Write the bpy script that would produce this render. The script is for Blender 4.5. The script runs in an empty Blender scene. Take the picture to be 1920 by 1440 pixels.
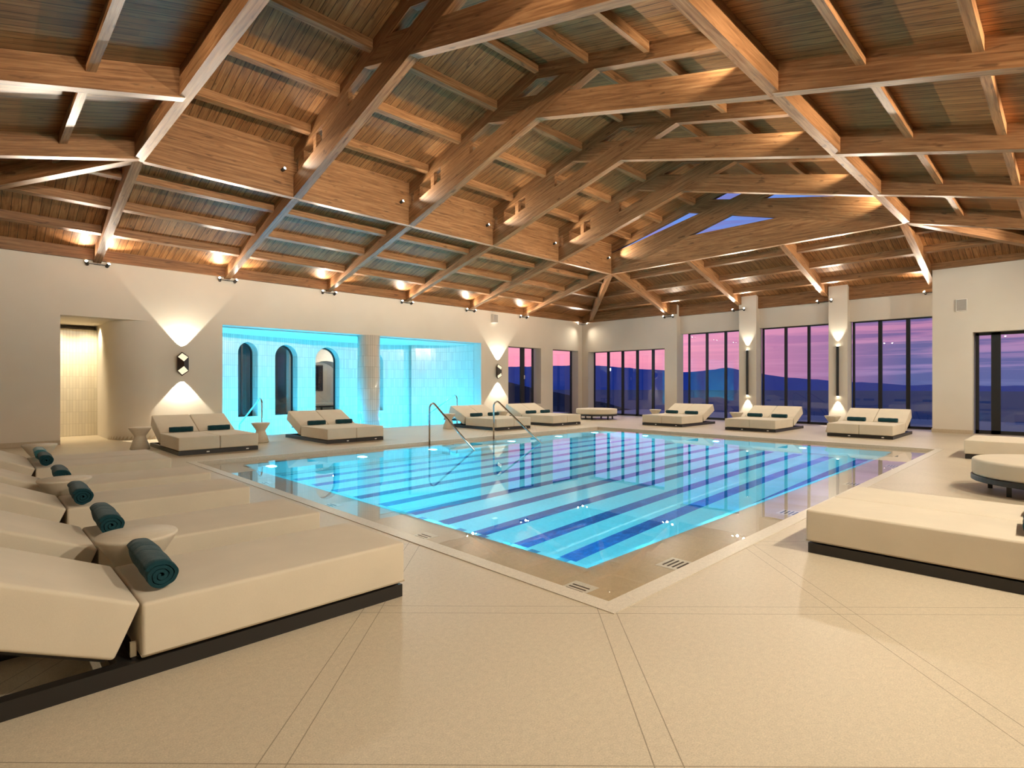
import bpy, bmesh, math, random
from mathutils import Vector, Matrix
random.seed(7)
PI = math.pi
scene = bpy.context.scene
COL = scene.collection
R = math.radians

# ------------------------------------------------------------------ materials
def nmat(name):
    m = bpy.data.materials.new(name); m.use_nodes = True
    nt = m.node_tree
    for n in list(nt.nodes): nt.nodes.remove(n)
    out = nt.nodes.new('ShaderNodeOutputMaterial')
    return m, nt, out
class G:
    """small node-graph builder"""
    def __init__(s, nt): s.nt = nt
    def n(s, t, **kw):
        nd = s.nt.nodes.new(t)
        for k, v in kw.items(): setattr(nd, k, v)
        return nd
    def put(s, sock, v):
        if isinstance(v, bpy.types.NodeSocket): s.nt.links.new(v, sock)
        elif v is not None: sock.default_value = v
    def m(s, op, a, b=None, c=None):
        nd = s.n('ShaderNodeMath', operation=op)
        for i, v in enumerate((a, b, c)):
            if v is not None: s.put(nd.inputs[i], v)
        return nd.outputs[0]
    def mix(s, f, a, b, blend='MIX'):
        nd = s.n('ShaderNodeMix', data_type='RGBA', blend_type=blend)
        s.put(nd.inputs[0], f)
        for i, v in ((6, a), (7, b)):
            s.put(nd.inputs[i], (*v, 1) if isinstance(v, tuple) and len(v) == 3 else v)
        return nd.outputs[2]
    def noise(s, vec, scale, detail=3, rough=.55, dist=0):
        nd = s.n('ShaderNodeTexNoise')
        s.put(nd.inputs['Vector'], vec); nd.inputs['Scale'].default_value = scale
        nd.inputs['Detail'].default_value = detail; nd.inputs['Roughness'].default_value = rough
        nd.inputs['Distortion'].default_value = dist
        return nd.outputs['Fac']
    def map(s, vec, sc=(1, 1, 1), loc=(0, 0, 0), rot=(0, 0, 0)):
        nd = s.n('ShaderNodeMapping'); s.put(nd.inputs[0], vec)
        nd.inputs['Scale'].default_value = sc; nd.inputs['Location'].default_value = loc; nd.inputs['Rotation'].default_value = rot
        return nd.outputs[0]
    def ramp(s, f, stops):
        nd = s.n('ShaderNodeValToRGB'); s.put(nd.inputs[0], f); cr = nd.color_ramp
        while len(cr.elements) < len(stops): cr.elements.new(.5)
        for e, (p, c) in zip(cr.elements, stops):
            e.position = p; e.color = (*c, 1) if len(c) == 3 else c
        return nd.outputs[0]
    def bsdf(s, col, rough=.5, spec=.5, metal=0, bump=None, bstr=.2, bdist=.01, **kw):
        b = s.n('ShaderNodeBsdfPrincipled')
        s.put(b.inputs['Base Color'], (*col, 1) if isinstance(col, tuple) and len(col) == 3 else col)
        s.put(b.inputs['Roughness'], rough); s.put(b.inputs['Metallic'], metal)
        b.inputs['Specular IOR Level'].default_value = spec
        if bump is not None:
            bn = s.n('ShaderNodeBump'); bn.inputs['Strength'].default_value = bstr; bn.inputs['Distance'].default_value = bdist
            s.put(bn.inputs['Height'], bump); s.nt.links.new(bn.outputs[0], b.inputs['Normal'])
        for k, v in kw.items(): s.put(b.inputs[k.replace('_', ' ')], v)
        return b
    def geo(s): return s.n('ShaderNodeNewGeometry').outputs['Position']
    def uv(s): return s.n('ShaderNodeTexCoord').outputs['UV']
    def obj(s): return s.n('ShaderNodeTexCoord').outputs['Object']
    def xyz(s, v):
        nd = s.n('ShaderNodeSeparateXYZ'); s.put(nd.inputs[0], v); return nd.outputs

M = {}
def fin(name, nt, out, b): nt.links.new(b.outputs[0], out.inputs[0])

def wood(name, c1, c2, c3, plank=0.0, rough=.5, spec=.22, vmin=.72, vmax=1.15):
    m, nt, out = nmat(name); g = G(nt); uv = g.uv(); X = g.xyz(uv)
    grain = g.noise(g.map(uv, (1.2, 28, 1)), 1.0, 5, .6, .6)
    knots = g.noise(g.map(uv, (3.0, 11, 1)), 1.0, 2, .5, .3)
    big = g.noise(g.map(uv, (.35, 2.2, 1)), 1.0, 2)
    col = g.ramp(grain, [(.3, c1), (.52, c2), (.75, c3)])
    kn = g.ramp(knots, [(.64, (0, 0, 0)), (.72, (1, 1, 1))])
    col = g.mix(g.m('MULTIPLY', kn, .6), col, tuple(x * .35 for x in c1))
    hgt = grain
    val = g.m('MULTIPLY_ADD', big, .5, .75)
    if plank:
        row = g.m('FLOOR', g.m('DIVIDE', X[1], plank))
        seg = g.m('FLOOR', g.m('ADD', g.m('DIVIDE', X[0], 2.1), g.m('MULTIPLY', row, .37)))
        cmb = g.n('ShaderNodeCombineXYZ'); g.put(cmb.inputs[0], row); g.put(cmb.inputs[1], seg)
        wn = g.n('ShaderNodeTexWhiteNoise', noise_dimensions='2D'); g.put(wn.inputs['Vector'], cmb.outputs[0])
        val = g.m('MULTIPLY', val, g.m('MULTIPLY_ADD', wn.outputs['Value'], vmax - vmin, vmin))
        fr = g.m('FRACT', g.m('DIVIDE', X[1], plank))
        line = g.m('LESS_THAN', g.m('ABSOLUTE', g.m('SUBTRACT', fr, .5)), .462)
        val = g.m('MULTIPLY', val, g.m('MULTIPLY_ADD', line, .75, .25))
        hgt = g.m('ADD', g.m('MULTIPLY', grain, .3), line)
    fine = g.noise(g.map(uv, (5, 90, 1)), 1.0, 3, .6)
    val = g.m('MULTIPLY', val, g.m('MULTIPLY_ADD', fine, .7, .65))
    cv = g.n('ShaderNodeCombineColor')
    for i in range(3): g.put(cv.inputs[i], val)
    col = g.mix(1.0, col, cv.outputs[0], 'MULTIPLY')
    fin(name, nt, out, g.bsdf(col, rough, spec, bump=hgt, bstr=.25, bdist=.006)); M[name] = m
wood('beam_wood', (.125, .052, .018), (.235, .112, .045), (.33, .175, .08), rough=.45)
wood('deck_wood', (.15, .058, .020), (.265, .115, .040), (.37, .178, .066), plank=.14, rough=.5, spec=.13, vmin=.84, vmax=1.1)

def plaster():
    m, nt, out = nmat('plaster'); g = G(nt); p = g.geo()
    n1 = g.noise(p, .7, 3); n2 = g.noise(p, 35, 3)
    col = g.ramp(n1, [(.3, (.62, .565, .48)), (.7, (.67, .612, .525))])
    fin('', nt, out, g.bsdf(col, .85, .15, bump=n2, bstr=.06)); M['plaster'] = m
plaster()

def stone(name, base, joints=False, rough=.45, var=.12, spec=.4):
    m, nt, out = nmat(name); g = G(nt); p = g.geo(); X = g.xyz(p)
    n1 = g.noise(p, .55, 4); n2 = g.noise(p, 34, 6, .75); n3 = g.noise(p, 170, 2, .6)
    v = g.m('ADD', g.m('MULTIPLY_ADD', n1, var * 2, 1 - var), g.m('MULTIPLY_ADD', n2, .5, -.25))
    v = g.m('ADD', v, g.m('MULTIPLY_ADD', n3, .75, -.375))
    cv = g.n('ShaderNodeCombineColor')
    for i in range(3): g.put(cv.inputs[i], v)
    col = g.mix(1.0, base, cv.outputs[0], 'MULTIPLY')
    h = n2
    if joints:
        # double saw-cut joints on a diamond grid
        d = None
        for comb, off in ((g.m('SUBTRACT', X[0], X[1]), .66), (g.m('ADD', X[0], X[1]), 4.44)):
            fr = g.m('MULTIPLY', g.m('FRACT', g.m('DIVIDE', g.m('SUBTRACT', comb, off - 0.002), 1.92)), 1.92)
            a = g.m('LESS_THAN', g.m('ABSOLUTE', g.m('SUBTRACT', fr, .006)), .0032)
            b = g.m('LESS_THAN', g.m('ABSOLUTE', g.m('SUBTRACT', fr, .148)), .0032)
            e = g.m('MAXIMUM', a, b); d = e if d is None else g.m('MAXIMUM', d, e)
        col = g.mix(g.m('MULTIPLY', d, .62), col, (.10, .07, .04))
    fin('', nt, out, g.bsdf(col, rough, spec, bump=h, bstr=.05, bdist=.004)); M[name] = m
stone('deck_stone', (.55, .465, .34), True, .42)
stone('coping_stone', (.60, .53, .42), False, .4)
stone('ledge_stone', (.46, .33, .185), False, .35, .2)
stone('terrace_stone', (.10, .10, .12), False, .5)
stone('skirting_stone', (.47, .385, .275), False, .5)

def fabric(name, c, scale=420, bstr=.12, rough=.9, sheen=.15):
    m, nt, out = nmat(name); g = G(nt); o = g.obj()
    n1 = g.noise(o, 3, 3); n2 = g.noise(o, scale, 2)
    w = g.noise(o, 9, 2, .4, .4)
    f = g.m('ADD', g.m('MULTIPLY', n1, .5), g.m('MULTIPLY', n2, .5))
    col = g.ramp(f, [(.3, tuple(x * .9 for x in c)), (.7, tuple(min(1, x * 1.06) for x in c))])
    fin('', nt, out, g.bsdf(col, rough, .2, bump=g.m('ADD', g.m('MULTIPLY', n2, .15), w), bstr=bstr, bdist=.012, Sheen_Weight=sheen)); M[name] = m
fabric('cushion', (.65, .565, .435))
fabric('towel', (.008, .046, .058), 160, 1.6, 1.0, .12)
fabric('towel_pale', (.04, .16, .18), 160, .9, 1.0, .3)
fabric('piping', (.42, .34, .23), 300)

def plain(name, c, rough=.5, metal=0, spec=.5):
    m, nt, out = nmat(name); g = G(nt)
    n = g.noise(g.obj(), 18, 3)
    col = g.mix(n, tuple(x * .88 for x in c), tuple(min(1, x * 1.1) for x in c))
    fin('', nt, out, g.bsdf(col, rough, spec, metal)); M[name] = m
plain('dark_metal', (.016, .013, .011), .45)
plain('window_frame', (.009, .009, .010), .4)
plain('bronze', (.035, .02, .013), .35, .3)
plain('steel', (.72, .72, .72), .12, 1.0)
plain('table_stone', (.62, .54, .42), .55)
plain('grille', (.36, .33, .29), .6)
plain('white_plate', (.8, .78, .72), .5)
plain('slot_dark', (.03, .022, .015), .6)
plain('arch_reflection_navy', (.012, .035, .075), .35)  # navy stands in for cyan reflection and darkness in the arch glass
plain('room_white', (.72, .66, .56), .8)
plain('picture_dark', (.01, .012, .02), .15)
plain('hillside', (.030, .032, .048), 1.0, 0, .1)

def tile(name, c, w, h, rough=.12, mortar=(.5, .45, .36), var=.12):
    m, nt, out = nmat(name); g = G(nt); uv = g.uv()
    b = g.n('ShaderNodeTexBrick'); b.offset = 0.0; b.squash = 1.0
    g.put(b.inputs['Vector'], uv)
    for k, v in (('Scale', 1.0), ('Mortar Size', .004), ('Brick Width', h), ('Row Height', w), ('Mortar Smooth', .3), ('Bias', 0)):
        b.inputs[k].default_value = v
    b.inputs['Color1'].default_value = (*tuple(x * (1 - var) for x in c), 1); b.inputs['Color2'].default_value = (*tuple(min(1, x * (1 + var * .5)) for x in c), 1)
    b.inputs['Mortar'].default_value = (*mortar, 1)
    n = g.noise(g.map(uv, (3, 18, 1)), 1.0, 3)
    hgt = g.m('ADD', g.m('MULTIPLY', b.outputs['Fac'], -.7), g.m('MULTIPLY', n, .8))
    fin('', nt, out, g.bsdf(b.outputs['Color'], rough, .5, bump=hgt, bstr=.35, bdist=.006)); M[name] = m
tile('wall_tile', (.72, .68, .60), .068, .34, .12, (.42, .38, .32), .10)
tile('niche_tile', (.62, .56, .43), .062, .30, .3, (.47, .41, .30), .07)

def pool_tile():
    m, nt, out = nmat('pool_tile'); g = G(nt); p = g.geo(); X = g.xyz(p)
    fr = g.m('FRACT', g.m('ADD', g.m('DIVIDE', g.m('SUBTRACT', X[1], 3.59), .607), .5))
    st = g.m('LESS_THAN', g.m('ABSOLUTE', g.m('SUBTRACT', fr, .5)), .165)
    inx = g.m('MULTIPLY', g.m('LESS_THAN', X[0], 12.9), g.m('LESS_THAN', X[1], 9.6))
    st = g.m('MULTIPLY', st, inx)
    n = g.noise(g.map(p, (1, 1.6, 1)), 7, 5, .7, 1.2)
    blue = g.ramp(n, [(.35, (.004, .055, .17)), (.6, (.012, .11, .29)), (.72, (.07, .26, .46))])
    lt = g.ramp(g.noise(p, 30, 2), [(.3, (.42, .72, .72)), (.7, (.50, .78, .78))])
    col = g.mix(st, lt, blue)
    fin('', nt, out, g.bsdf(col, .35, .4)); M['pool_tile'] = m
pool_tile()
def pool_plain():
    m, nt, out = nmat('alcove_pool_tile'); g = G(nt)
    lt = g.ramp(g.noise(g.geo(), 30, 2), [(.3, (.52, .74, .78)), (.7, (.60, .80, .84))])
    fin('', nt, out, g.bsdf(lt, .35, .4)); M['alcove_pool_tile'] = m
pool_plain()

def clear(name, tint, ior, rough=0.0, bump=0, bscale=2.5, boost=1.0):
    """clear sheet: Fresnel mix of straight transmission and mirror reflection"""
    m, nt, out = nmat(name); g = G(nt)
    fr = g.n('ShaderNodeFresnel')
    back = g.n('ShaderNodeNewGeometry').outputs['Backfacing']      # same reflectance from both sides of the sheet
    g.put(fr.inputs[0], g.m('MULTIPLY_ADD', back, 1 / ior - ior, ior))
    tr = g.n('ShaderNodeBsdfTransparent'); tr.inputs[0].default_value = (*tint, 1)
    gl = g.n('ShaderNodeBsdfGlossy'); gl.inputs['Roughness'].default_value = rough; gl.inputs['Color'].default_value = (1, 1, 1, 1)
    if bump:
        bn = g.n('ShaderNodeBump'); bn.inputs['Strength'].default_value = bump; bn.inputs['Distance'].default_value = .02
        g.put(bn.inputs['Height'], g.noise(g.geo(), bscale, 2))
        nt.links.new(bn.outputs[0], gl.inputs['Normal']); nt.links.new(bn.outputs[0], fr.inputs['Normal'])
    mx = g.n('ShaderNodeMixShader')
    f = fr.outputs[0]
    if boost != 1.0: f = g.m('MINIMUM', g.m('MULTIPLY', f, boost), 1.0)
    g.put(mx.inputs[0], f); nt.links.new(tr.outputs[0], mx.inputs[1]); nt.links.new(gl.outputs[0], mx.inputs[2])
    nt.links.new(mx.outputs[0], out.inputs[0]); M[name] = m
clear('water', (.96, .99, 1.0), 1.33, 0.0, .012, 2.2)
def deep_water():
    m, nt, out = nmat('deep_water'); g = G(nt)
    b = g.n('ShaderNodeBsdfGlass'); b.inputs['Roughness'].default_value = 0; b.inputs['IOR'].default_value = 1.33; b.inputs['Color'].default_value = (.92, .99, 1, 1)
    bn = g.n('ShaderNodeBump'); bn.inputs['Strength'].default_value = .012; bn.inputs['Distance'].default_value = .02
    g.put(bn.inputs['Height'], g.noise(g.geo(), 2.2, 2)); nt.links.new(bn.outputs[0], b.inputs['Normal'])
    nt.links.new(b.outputs[0], out.inputs[0]); M['deep_water'] = m
deep_water()
clear('glass', (.93, .95, .97), 1.5, 0.0, boost=2.1)

def emit(name, c, s):
    m, nt, out = nmat(name); g = G(nt); e = g.n('ShaderNodeEmission')
    e.inputs[0].default_value = (*c, 1); e.inputs[1].default_value = s
    nt.links.new(e.outputs[0], out.inputs[0]); M[name] = m
emit('lamp_lens', (1, .86, .62), 45)
emit('sconce_lens', (1, .84, .56), 1.1)
emit('pool_lens', (.75, .97, 1.0), 7)

def sea():
    m, nt, out = nmat('sea_water'); g = G(nt); p = g.geo()
    n = g.noise(g.map(p, (.12, .03, 1)), 1, 5, .6)
    fin('', nt, out, g.bsdf((.012, .040, .095), .6, .07, bump=n, bstr=.8, bdist=1.0)); M['sea_water'] = m
sea()
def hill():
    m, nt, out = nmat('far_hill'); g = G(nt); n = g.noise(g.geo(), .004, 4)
    col = g.mix(n, (.05, .10, .30), (.075, .13, .34))  # dusk haze put into the bluish base colour
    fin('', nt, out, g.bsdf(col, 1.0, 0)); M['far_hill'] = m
hill()

# ------------------------------------------------------------------ mesh helpers
class MB:
    def __init__(s): s.v = []; s.f = []; s.sm = []; s.mi = []
    def add(s, vs, fs, smooth=False, mi=0):
        o = len(s.v); s.v += [tuple(v) for v in vs]
        for f in fs: s.f.append([o + i for i in f]); s.sm.append(smooth); s.mi.append(mi)
        return s
    def box(s, x0, x1, y0, y1, z0, z1, mi=0):
        vs = [(x, y, z) for z in (z0, z1) for y in (y0, y1) for x in (x0, x1)]
        return s.add(vs, [(0, 2, 3, 1), (4, 5, 7, 6), (0, 1, 5, 4), (2, 6, 7, 3), (0, 4, 6, 2), (1, 3, 7, 5)], mi=mi)
    def prism(s, pts, a, b, place):
        """pts: polygon in 2D; place(p,q,t) -> 3D; extruded t from a to b"""
        n = len(pts); vs = [place(p, q, a) for p, q in pts] + [place(p, q, b) for p, q in pts]
        fs = [tuple(range(n))[::-1], tuple(range(n, 2 * n))] + [(i, (i + 1) % n, n + (i + 1) % n, n + i) for i in range(n)]
        return s.add(vs, fs)
    def bar(s, p0, p1, w, h, up=(0, 0, 1)):
        p0 = Vector(p0); p1 = Vector(p1); d = (p1 - p0).normalized(); up = Vector(up)
        sd = d.cross(up)
        if sd.length < 1e-5: sd = d.cross(Vector((1, 0, 0)))
        sd.normalize(); u = sd.cross(d).normalized()
        vs = []
        for p in (p0, p1):
            for a, b in ((-1, -1), (1, -1), (1, 1), (-1, 1)): vs.append(p + sd * (a * w / 2) + u * (b * h / 2))
        return s.add(vs, [(3, 2, 1, 0), (4, 5, 6, 7), (0, 1, 5, 4), (1, 2, 6, 5), (2, 3, 7, 6), (3, 0, 4, 7)])
    def tube(s, path, r, n=12, mi=0):
        path = [Vector(p) for p in path]; rings = []
        prev = None
        for i, p in enumerate(path):
            t = (path[min(i + 1, len(path) - 1)] - path[max(i - 1, 0)]).normalized()
            if prev is None:
                a = t.cross(Vector((0, 0, 1)))
                if a.length < 1e-3: a = t.cross(Vector((1, 0, 0)))
            else: a = prev - t * prev.dot(t)
            a.normalize(); b = t.cross(a); prev = a
            rings.append([p + (a * math.cos(k * 2 * PI / n) + b * math.sin(k * 2 * PI / n)) * r for k in range(n)])
        vs = [v for rg in rings for v in rg]
        fs = [(i * n + k, i * n + (k + 1) % n, (i + 1) * n + (k + 1) % n, (i + 1) * n + k) for i in range(len(path) - 1) for k in range(n)]
        s.add(vs, fs, True, mi)
        L = len(path) - 1
        s.add(rings[0], [tuple(range(n))[::-1]], False, mi); s.add(rings[L], [tuple(range(n))], False, mi)
        return s
    def cyl(s, p0, p1, r0, r1=None, n=24, caps=True, mi=0):
        r1 = r0 if r1 is None else r1
        p0 = Vector(p0); p1 = Vector(p1); t = (p1 - p0).normalized()
        a = t.cross(Vector((0, 0, 1)))
        if a.length < 1e-3: a = Vector((1, 0, 0))
        a.normalize(); b = t.cross(a)
        A = [p0 + (a * math.cos(k * 2 * PI / n) + b * math.sin(k * 2 * PI / n)) * r0 for k in range(n)]
        B = [p1 + (a * math.cos(k * 2 * PI / n) + b * math.sin(k * 2 * PI / n)) * r1 for k in range(n)]
        s.add(A + B, [(k, (k + 1) % n, n + (k + 1) % n, n + k) for k in range(n)], True, mi)
        if caps: s.add(A, [tuple(range(n))[::-1]], False, mi); s.add(B, [tuple(range(n))], False, mi)
        return s
    def lathe(s, prof, c=(0, 0, 0), n=40, smooth=True):
        vs = []; m = len(prof)
        for k in range(n):
            a = 2 * PI * k / n
            for r, z in prof: vs.append((c[0] + r * math.cos(a), c[1] + r * math.sin(a), c[2] + z))
        fs = [(k * m + i, ((k + 1) % n) * m + i, ((k + 1) % n) * m + i + 1, k * m + i + 1) for k in range(n) for i in range(m - 1)]
        return s.add(vs, fs, smooth)
    def rbox(s, cx, cy, cz, hx, hy, hz, r, crown=0.0, seg=4, inner=6, T=None):
        """soft box: rounded edges and a slightly crowned top"""
        def coords(h):
            e = [h - r + r * math.tan(PI / 4 * k / seg) for k in range(seg + 1)]
            mid = [-(h - r) + 2 * (h - r) * k / inner for k in range(inner + 1)]
            return [-x for x in e[::-1]][:-1] + mid + e[1:]
        AX = [coords(hx), coords(hy), coords(hz)]; H = (hx, hy, hz)
        bmv = {}; vs = []; fs = []
        def vert(p):
            q = [max(-(H[i] - r), min(H[i] - r, p[i])) for i in range(3)]
            d = Vector([p[i] - q[i] for i in range(3)])
            if d.length > 1e-9: d = d.normalized() * r
            P = Vector(q) + d
            fx = max(0, 1 - (P.x / hx) ** 2); fy = max(0, 1 - (P.y / hy) ** 2); fz = max(0, 1 - (P.z / hz) ** 2)
            if P.z > 0: P.z += crown * (fx ** .5) * (fy ** .5)
            P.x += math.copysign(crown * .45 * fz * fy ** .5 * (abs(P.x) / hx) ** 6, P.x)
            P.y += math.copysign(crown * .45 * fz * fx ** .5 * (abs(P.y) / hy) ** 6, P.y)
            key = tuple(round(x, 5) for x in p)
            if key not in bmv:
                P = P + Vector((cx, cy, cz))
                if T is not None: P = T @ P
                bmv[key] = len(vs); vs.append(P)
            return bmv[key]
        for ax in range(3):
            u, w = (ax + 1) % 3, (ax + 2) % 3
            for sg in (-1, 1):
                for i in range(len(AX[u]) - 1):
                    for j in range(len(AX[w]) - 1):
                        quad = []
                        for a, b in ((i, j), (i + 1, j), (i + 1, j + 1), (i, j + 1)):
                            p = [0, 0, 0]; p[ax] = sg * H[ax]; p[u] = AX[u][a]; p[w] = AX[w][b]
                            quad.append(vert(p))
                        fs.append(tuple(quad if sg > 0 else quad[::-1]))
        return s.add(vs, fs, True)
    def plate(s, place, A, B, t0, t1, hole):
        """slab on a 2D grid (A x B lines) with empty cells; place(a,b,t) -> 3D"""
        nA, nB = len(A) - 1, len(B) - 1
        solid = [[not hole((A[i] + A[i + 1]) / 2, (B[j] + B[j + 1]) / 2) for j in range(nB)] for i in range(nA)]
        for i in range(nA):
            for j in range(nB):
                if not solid[i][j]: continue
                q = [(A[i], B[j]), (A[i + 1], B[j]), (A[i + 1], B[j + 1]), (A[i], B[j + 1])]
                s.add([place(a, b, t0) for a, b in q], [(0, 1, 2, 3)])
                s.add([place(a, b, t1) for a, b in q], [(3, 2, 1, 0)])
                for (di, dj, e) in ((-1, 0, (3, 0)), (1, 0, (1, 2)), (0, -1, (0, 1)), (0, 1, (2, 3))):
                    ii, jj = i + di, j + dj
                    if 0 <= ii < nA and 0 <= jj < nB and solid[ii][jj]: continue
                    a, b = q[e[0]], q[e[1]]
                    s.add([place(*a, t0), place(*a, t1), place(*b, t1), place(*b, t0)], [(0, 1, 2, 3)])
        return s
    def build(s, name, mats, parent=None, grain=None, center=True, local=False, recalc=True):
        """mesh object; world-coordinate verts unless local=True"""
        me = bpy.data.meshes.new(name)
        vs = [Vector(v) for v in s.v]
        loc = Vector((0, 0, 0))
        if not local:
            if parent is not None: off = parent.location.copy(); vs2 = [v - off for v in vs]
            elif center:
                xs = [v.x for v in vs]; ys = [v.y for v in vs]; zs = [v.z for v in vs]
                loc = Vector(((min(xs) + max(xs)) / 2, (min(ys) + max(ys)) / 2, min(zs))); vs2 = [v - loc for v in vs]
            else: vs2 = vs
        else: vs2 = vs
        me.from_pydata([tuple(v) for v in vs2], [], s.f)
        for p, sm, mi in zip(me.polygons, s.sm, s.mi): p.use_smooth = sm; p.material_index = mi
        if not isinstance(mats, (list, tuple)): mats = [mats]
        for m in mats: me.materials.append(M[m])
        bm = bmesh.new(); bm.from_mesh(me)
        bmesh.ops.remove_doubles(bm, verts=bm.verts, dist=1e-5)
        if recalc: bmesh.ops.recalc_face_normals(bm, faces=bm.faces)
        if grain is not None:
            d = Vector(grain).normalized(); uvl = bm.loops.layers.uv.new('UVMap')
            ph = random.random() * 37
            for f in bm.faces:
                n = f.normal
                o = n.cross(d)
                if o.length < .3: dd = n.orthogonal().normalized(); o = n.cross(dd)
                else: o.normalize(); dd = d
                for l in f.loops:
                    p = l.vert.co + loc + (parent.location if parent is not None and not local else Vector())
                    l[uvl].uv = (p.dot(dd) + ph, p.dot(o) + (0 if name.startswith(('ceiling', 'wall')) else ph * 1.7))
        bm.to_mesh(me); bm.free()
        ob = bpy.data.objects.new(name, me); COL.objects.link(ob); ob.location = loc
        if parent is not None: ob.parent = parent
        return ob
def tag(o, label, cat=None, group=None, kind=None):
    if label: o['label'] = label
    if cat: o['category'] = cat
    if group: o['group'] = group
    if kind: o['kind'] = kind
    return o
def empty(name, loc, label, cat, group=None, rz=0):
    o = bpy.data.objects.new(name, None); COL.objects.link(o); o.location = loc; o.rotation_euler.z = rz; o.empty_display_size = .1
    return tag(o, label, cat, group)
def struct(o): o['kind'] = 'structure'; return o
def dup(root, loc, rz, label, group=None):
    r = root.copy(); COL.objects.link(r); r.location = loc; r.rotation_euler.z = rz; r['label'] = label
    if group: r['group'] = group
    for ch in list(root.children):
        c = ch.copy(); COL.objects.link(c); c.parent = r
        for gch in list(ch.children):
            d = gch.copy(); COL.objects.link(d); d.parent = c
    return r
ordn = ['first', 'second', 'third', 'fourth', 'fifth', 'sixth', 'seventh']

# ------------------------------------------------------------------ dimensions (metres)
XF = [2.05, 4.78, 7.56, 10.28, 13.03, 15.80]      # roof trusses
YR = 6.97; HALF = 4.15                            # ridge line, half span of the raised roof
YL, YRr = YR + HALF, YR - HALF                    # inner faces of the ring beams
BW = .16                                          # timber width
YW = 15.45; XW = 19.6; XG = 20.05                 # left wall, far wall face, far glazing plane
YB = -1.55; XB = -2.3                             # right and near walls (behind the camera)
PX0, PX1, PY0, PY1 = 2.73, 13.92, 1.95, 10.36     # pool opening
IX0, IX1, IY0, IY1 = 3.29, 13.28, 2.545, 9.85      # deep basin
ZWAT, ZLEDGE, ZBOT = -.045, -.07, -1.345
def deckz(d): return 5.49 - .28 * d

# ------------------------------------------------------------------ floor and pool
mb = MB()
AX0, AX1, AY0 = 4.72, 13.2, 14.72                  # alcove pool
FC = .11
holes = [(PX0 - FC, PX1 + FC, PY0 - FC, PY1 + FC), (AX0, AX1, AY0, 19.2)]
mb.plate(lambda a, b, t: (a, b, t), [XB - .2, PX0 - FC, AX0, AX1, PX1 + FC, 20.3], [YB - .2, PY0 - FC, PY1 + FC, AY0, 19.2], 0, -.06,
         lambda a, b: any(h[0] < a < h[1] and h[2] < b < h[3] for h in holes))
struct(mb.build('floor', 'deck_stone', center=False))

pool = empty('swimming_pool', ((PX0 + PX1) / 2, (PY0 + PY1) / 2, ZBOT), 'large rectangular indoor swimming pool with dark blue lane stripes', 'pool')
mb = MB()
mb.add([(IX0, IY0, ZBOT), (IX1, IY0, ZBOT), (IX1, IY1, ZBOT), (IX0, IY1, ZBOT)], [(0, 1, 2, 3)])
for a, b in (((IX0, IY0), (IX1, IY0)), ((IX1, IY0), (IX1, IY1)), ((IX1, IY1), (IX0, IY1)), ((IX0, IY1), (IX0, IY0))):
    mb.add([(*a, ZBOT), (*b, ZBOT), (*b, ZLEDGE), (*a, ZLEDGE)], [(3, 2, 1, 0)])
# entry steps under the handrails
for k in range(2):
    mb.box(7.5, 9.35, IY1 - .3 * (2 - k), IY1, ZBOT, ZBOT + .38 * (k + 1))
mb.build('basin', 'pool_tile', pool, recalc=False)
mb = MB()
mb.plate(lambda a, b, t: (a, b, t), [PX0, IX0, IX1, PX1], [PY0, IY0, IY1, PY1], ZLEDGE, ZLEDGE - .04, lambda a, b: IX0 < a < IX1 and IY0 < b < IY1)
tag(mb.build('overflow_ledge', 'ledge_stone', pool), 'tan stone ledge just under the water')
mb = MB(); cw = .125
mb.plate(lambda a, b, t: (a, b, t), [PX0 - cw, PX0, PX1, PX1 + cw], [PY0 - cw, PY0, PY1, PY1 + cw], .005, -.11, lambda a, b: PX0 < a < PX1 and PY0 < b < PY1)
mb.build('coping', 'coping_stone', pool)
mb = MB(); NX, NY = 40, 30
for a0, a1, b0, b1 in ((PX0, PX1, PY0, IY0), (PX0, PX1, IY1, PY1), (PX0, IX0, IY0, IY1), (IX1, PX1, IY0, IY1)):
    mb.add([(a0, b0, ZWAT), (a1, b0, ZWAT), (a1, b1, ZWAT), (a0, b1, ZWAT)], [(0, 1, 2, 3)])
tag(mb.build('water_film', 'water', pool, recalc=False), 'thin water over the stone ledge')
mb = MB(); mb.add([(IX0, IY0, ZWAT), (IX1, IY0, ZWAT), (IX1, IY1, ZWAT), (IX0, IY1, ZWAT)], [(0, 1, 2, 3)])
mb.build('water', 'deep_water', pool, recalc=False)
def drain(cx, cy, along_x):
    m = MB(); w, l = (.13, .10)
    z = ZLEDGE + .002
    m.box(cx - w, cx + w, cy - l, cy + l, z - .004, z)
    for k in range(4):
        o = -.06 + .04 * k
        if along_x: m.box(cx - .085, cx + .085, cy + o - .007, cy + o + .007, z - .002, z + .002, 1)
        else: m.box(cx + o - .007, cx + o + .007, cy - .07, cy + .07, z - .002, z + .002, 1)
    m.build('drain_grille', ['coping_stone', 'slot_dark'], pool)
for y in (2.34, 4.12, 5.92, 7.90): drain(2.90, y, False)
for x in (3.85, 6.26, 8.7, 11.1): drain(x, 2.13, True)
UW = []
for x in (3.75, 5.5, 7.2, 9.6, 11.4, 13.0): UW.append((x, IY1, 1))
for x in (4.6, 7.0, 9.4, 11.8): UW.append((x, IY0, -1))  # unseen right-wall row, added to even out the pool light
for x, y, s in UW:
    m = MB(); m.cyl((x, y - s * .012, -.5), (x, y + s * .02, -.5), .075)
    m.build('underwater_light', 'pool_lens', pool)

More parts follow.
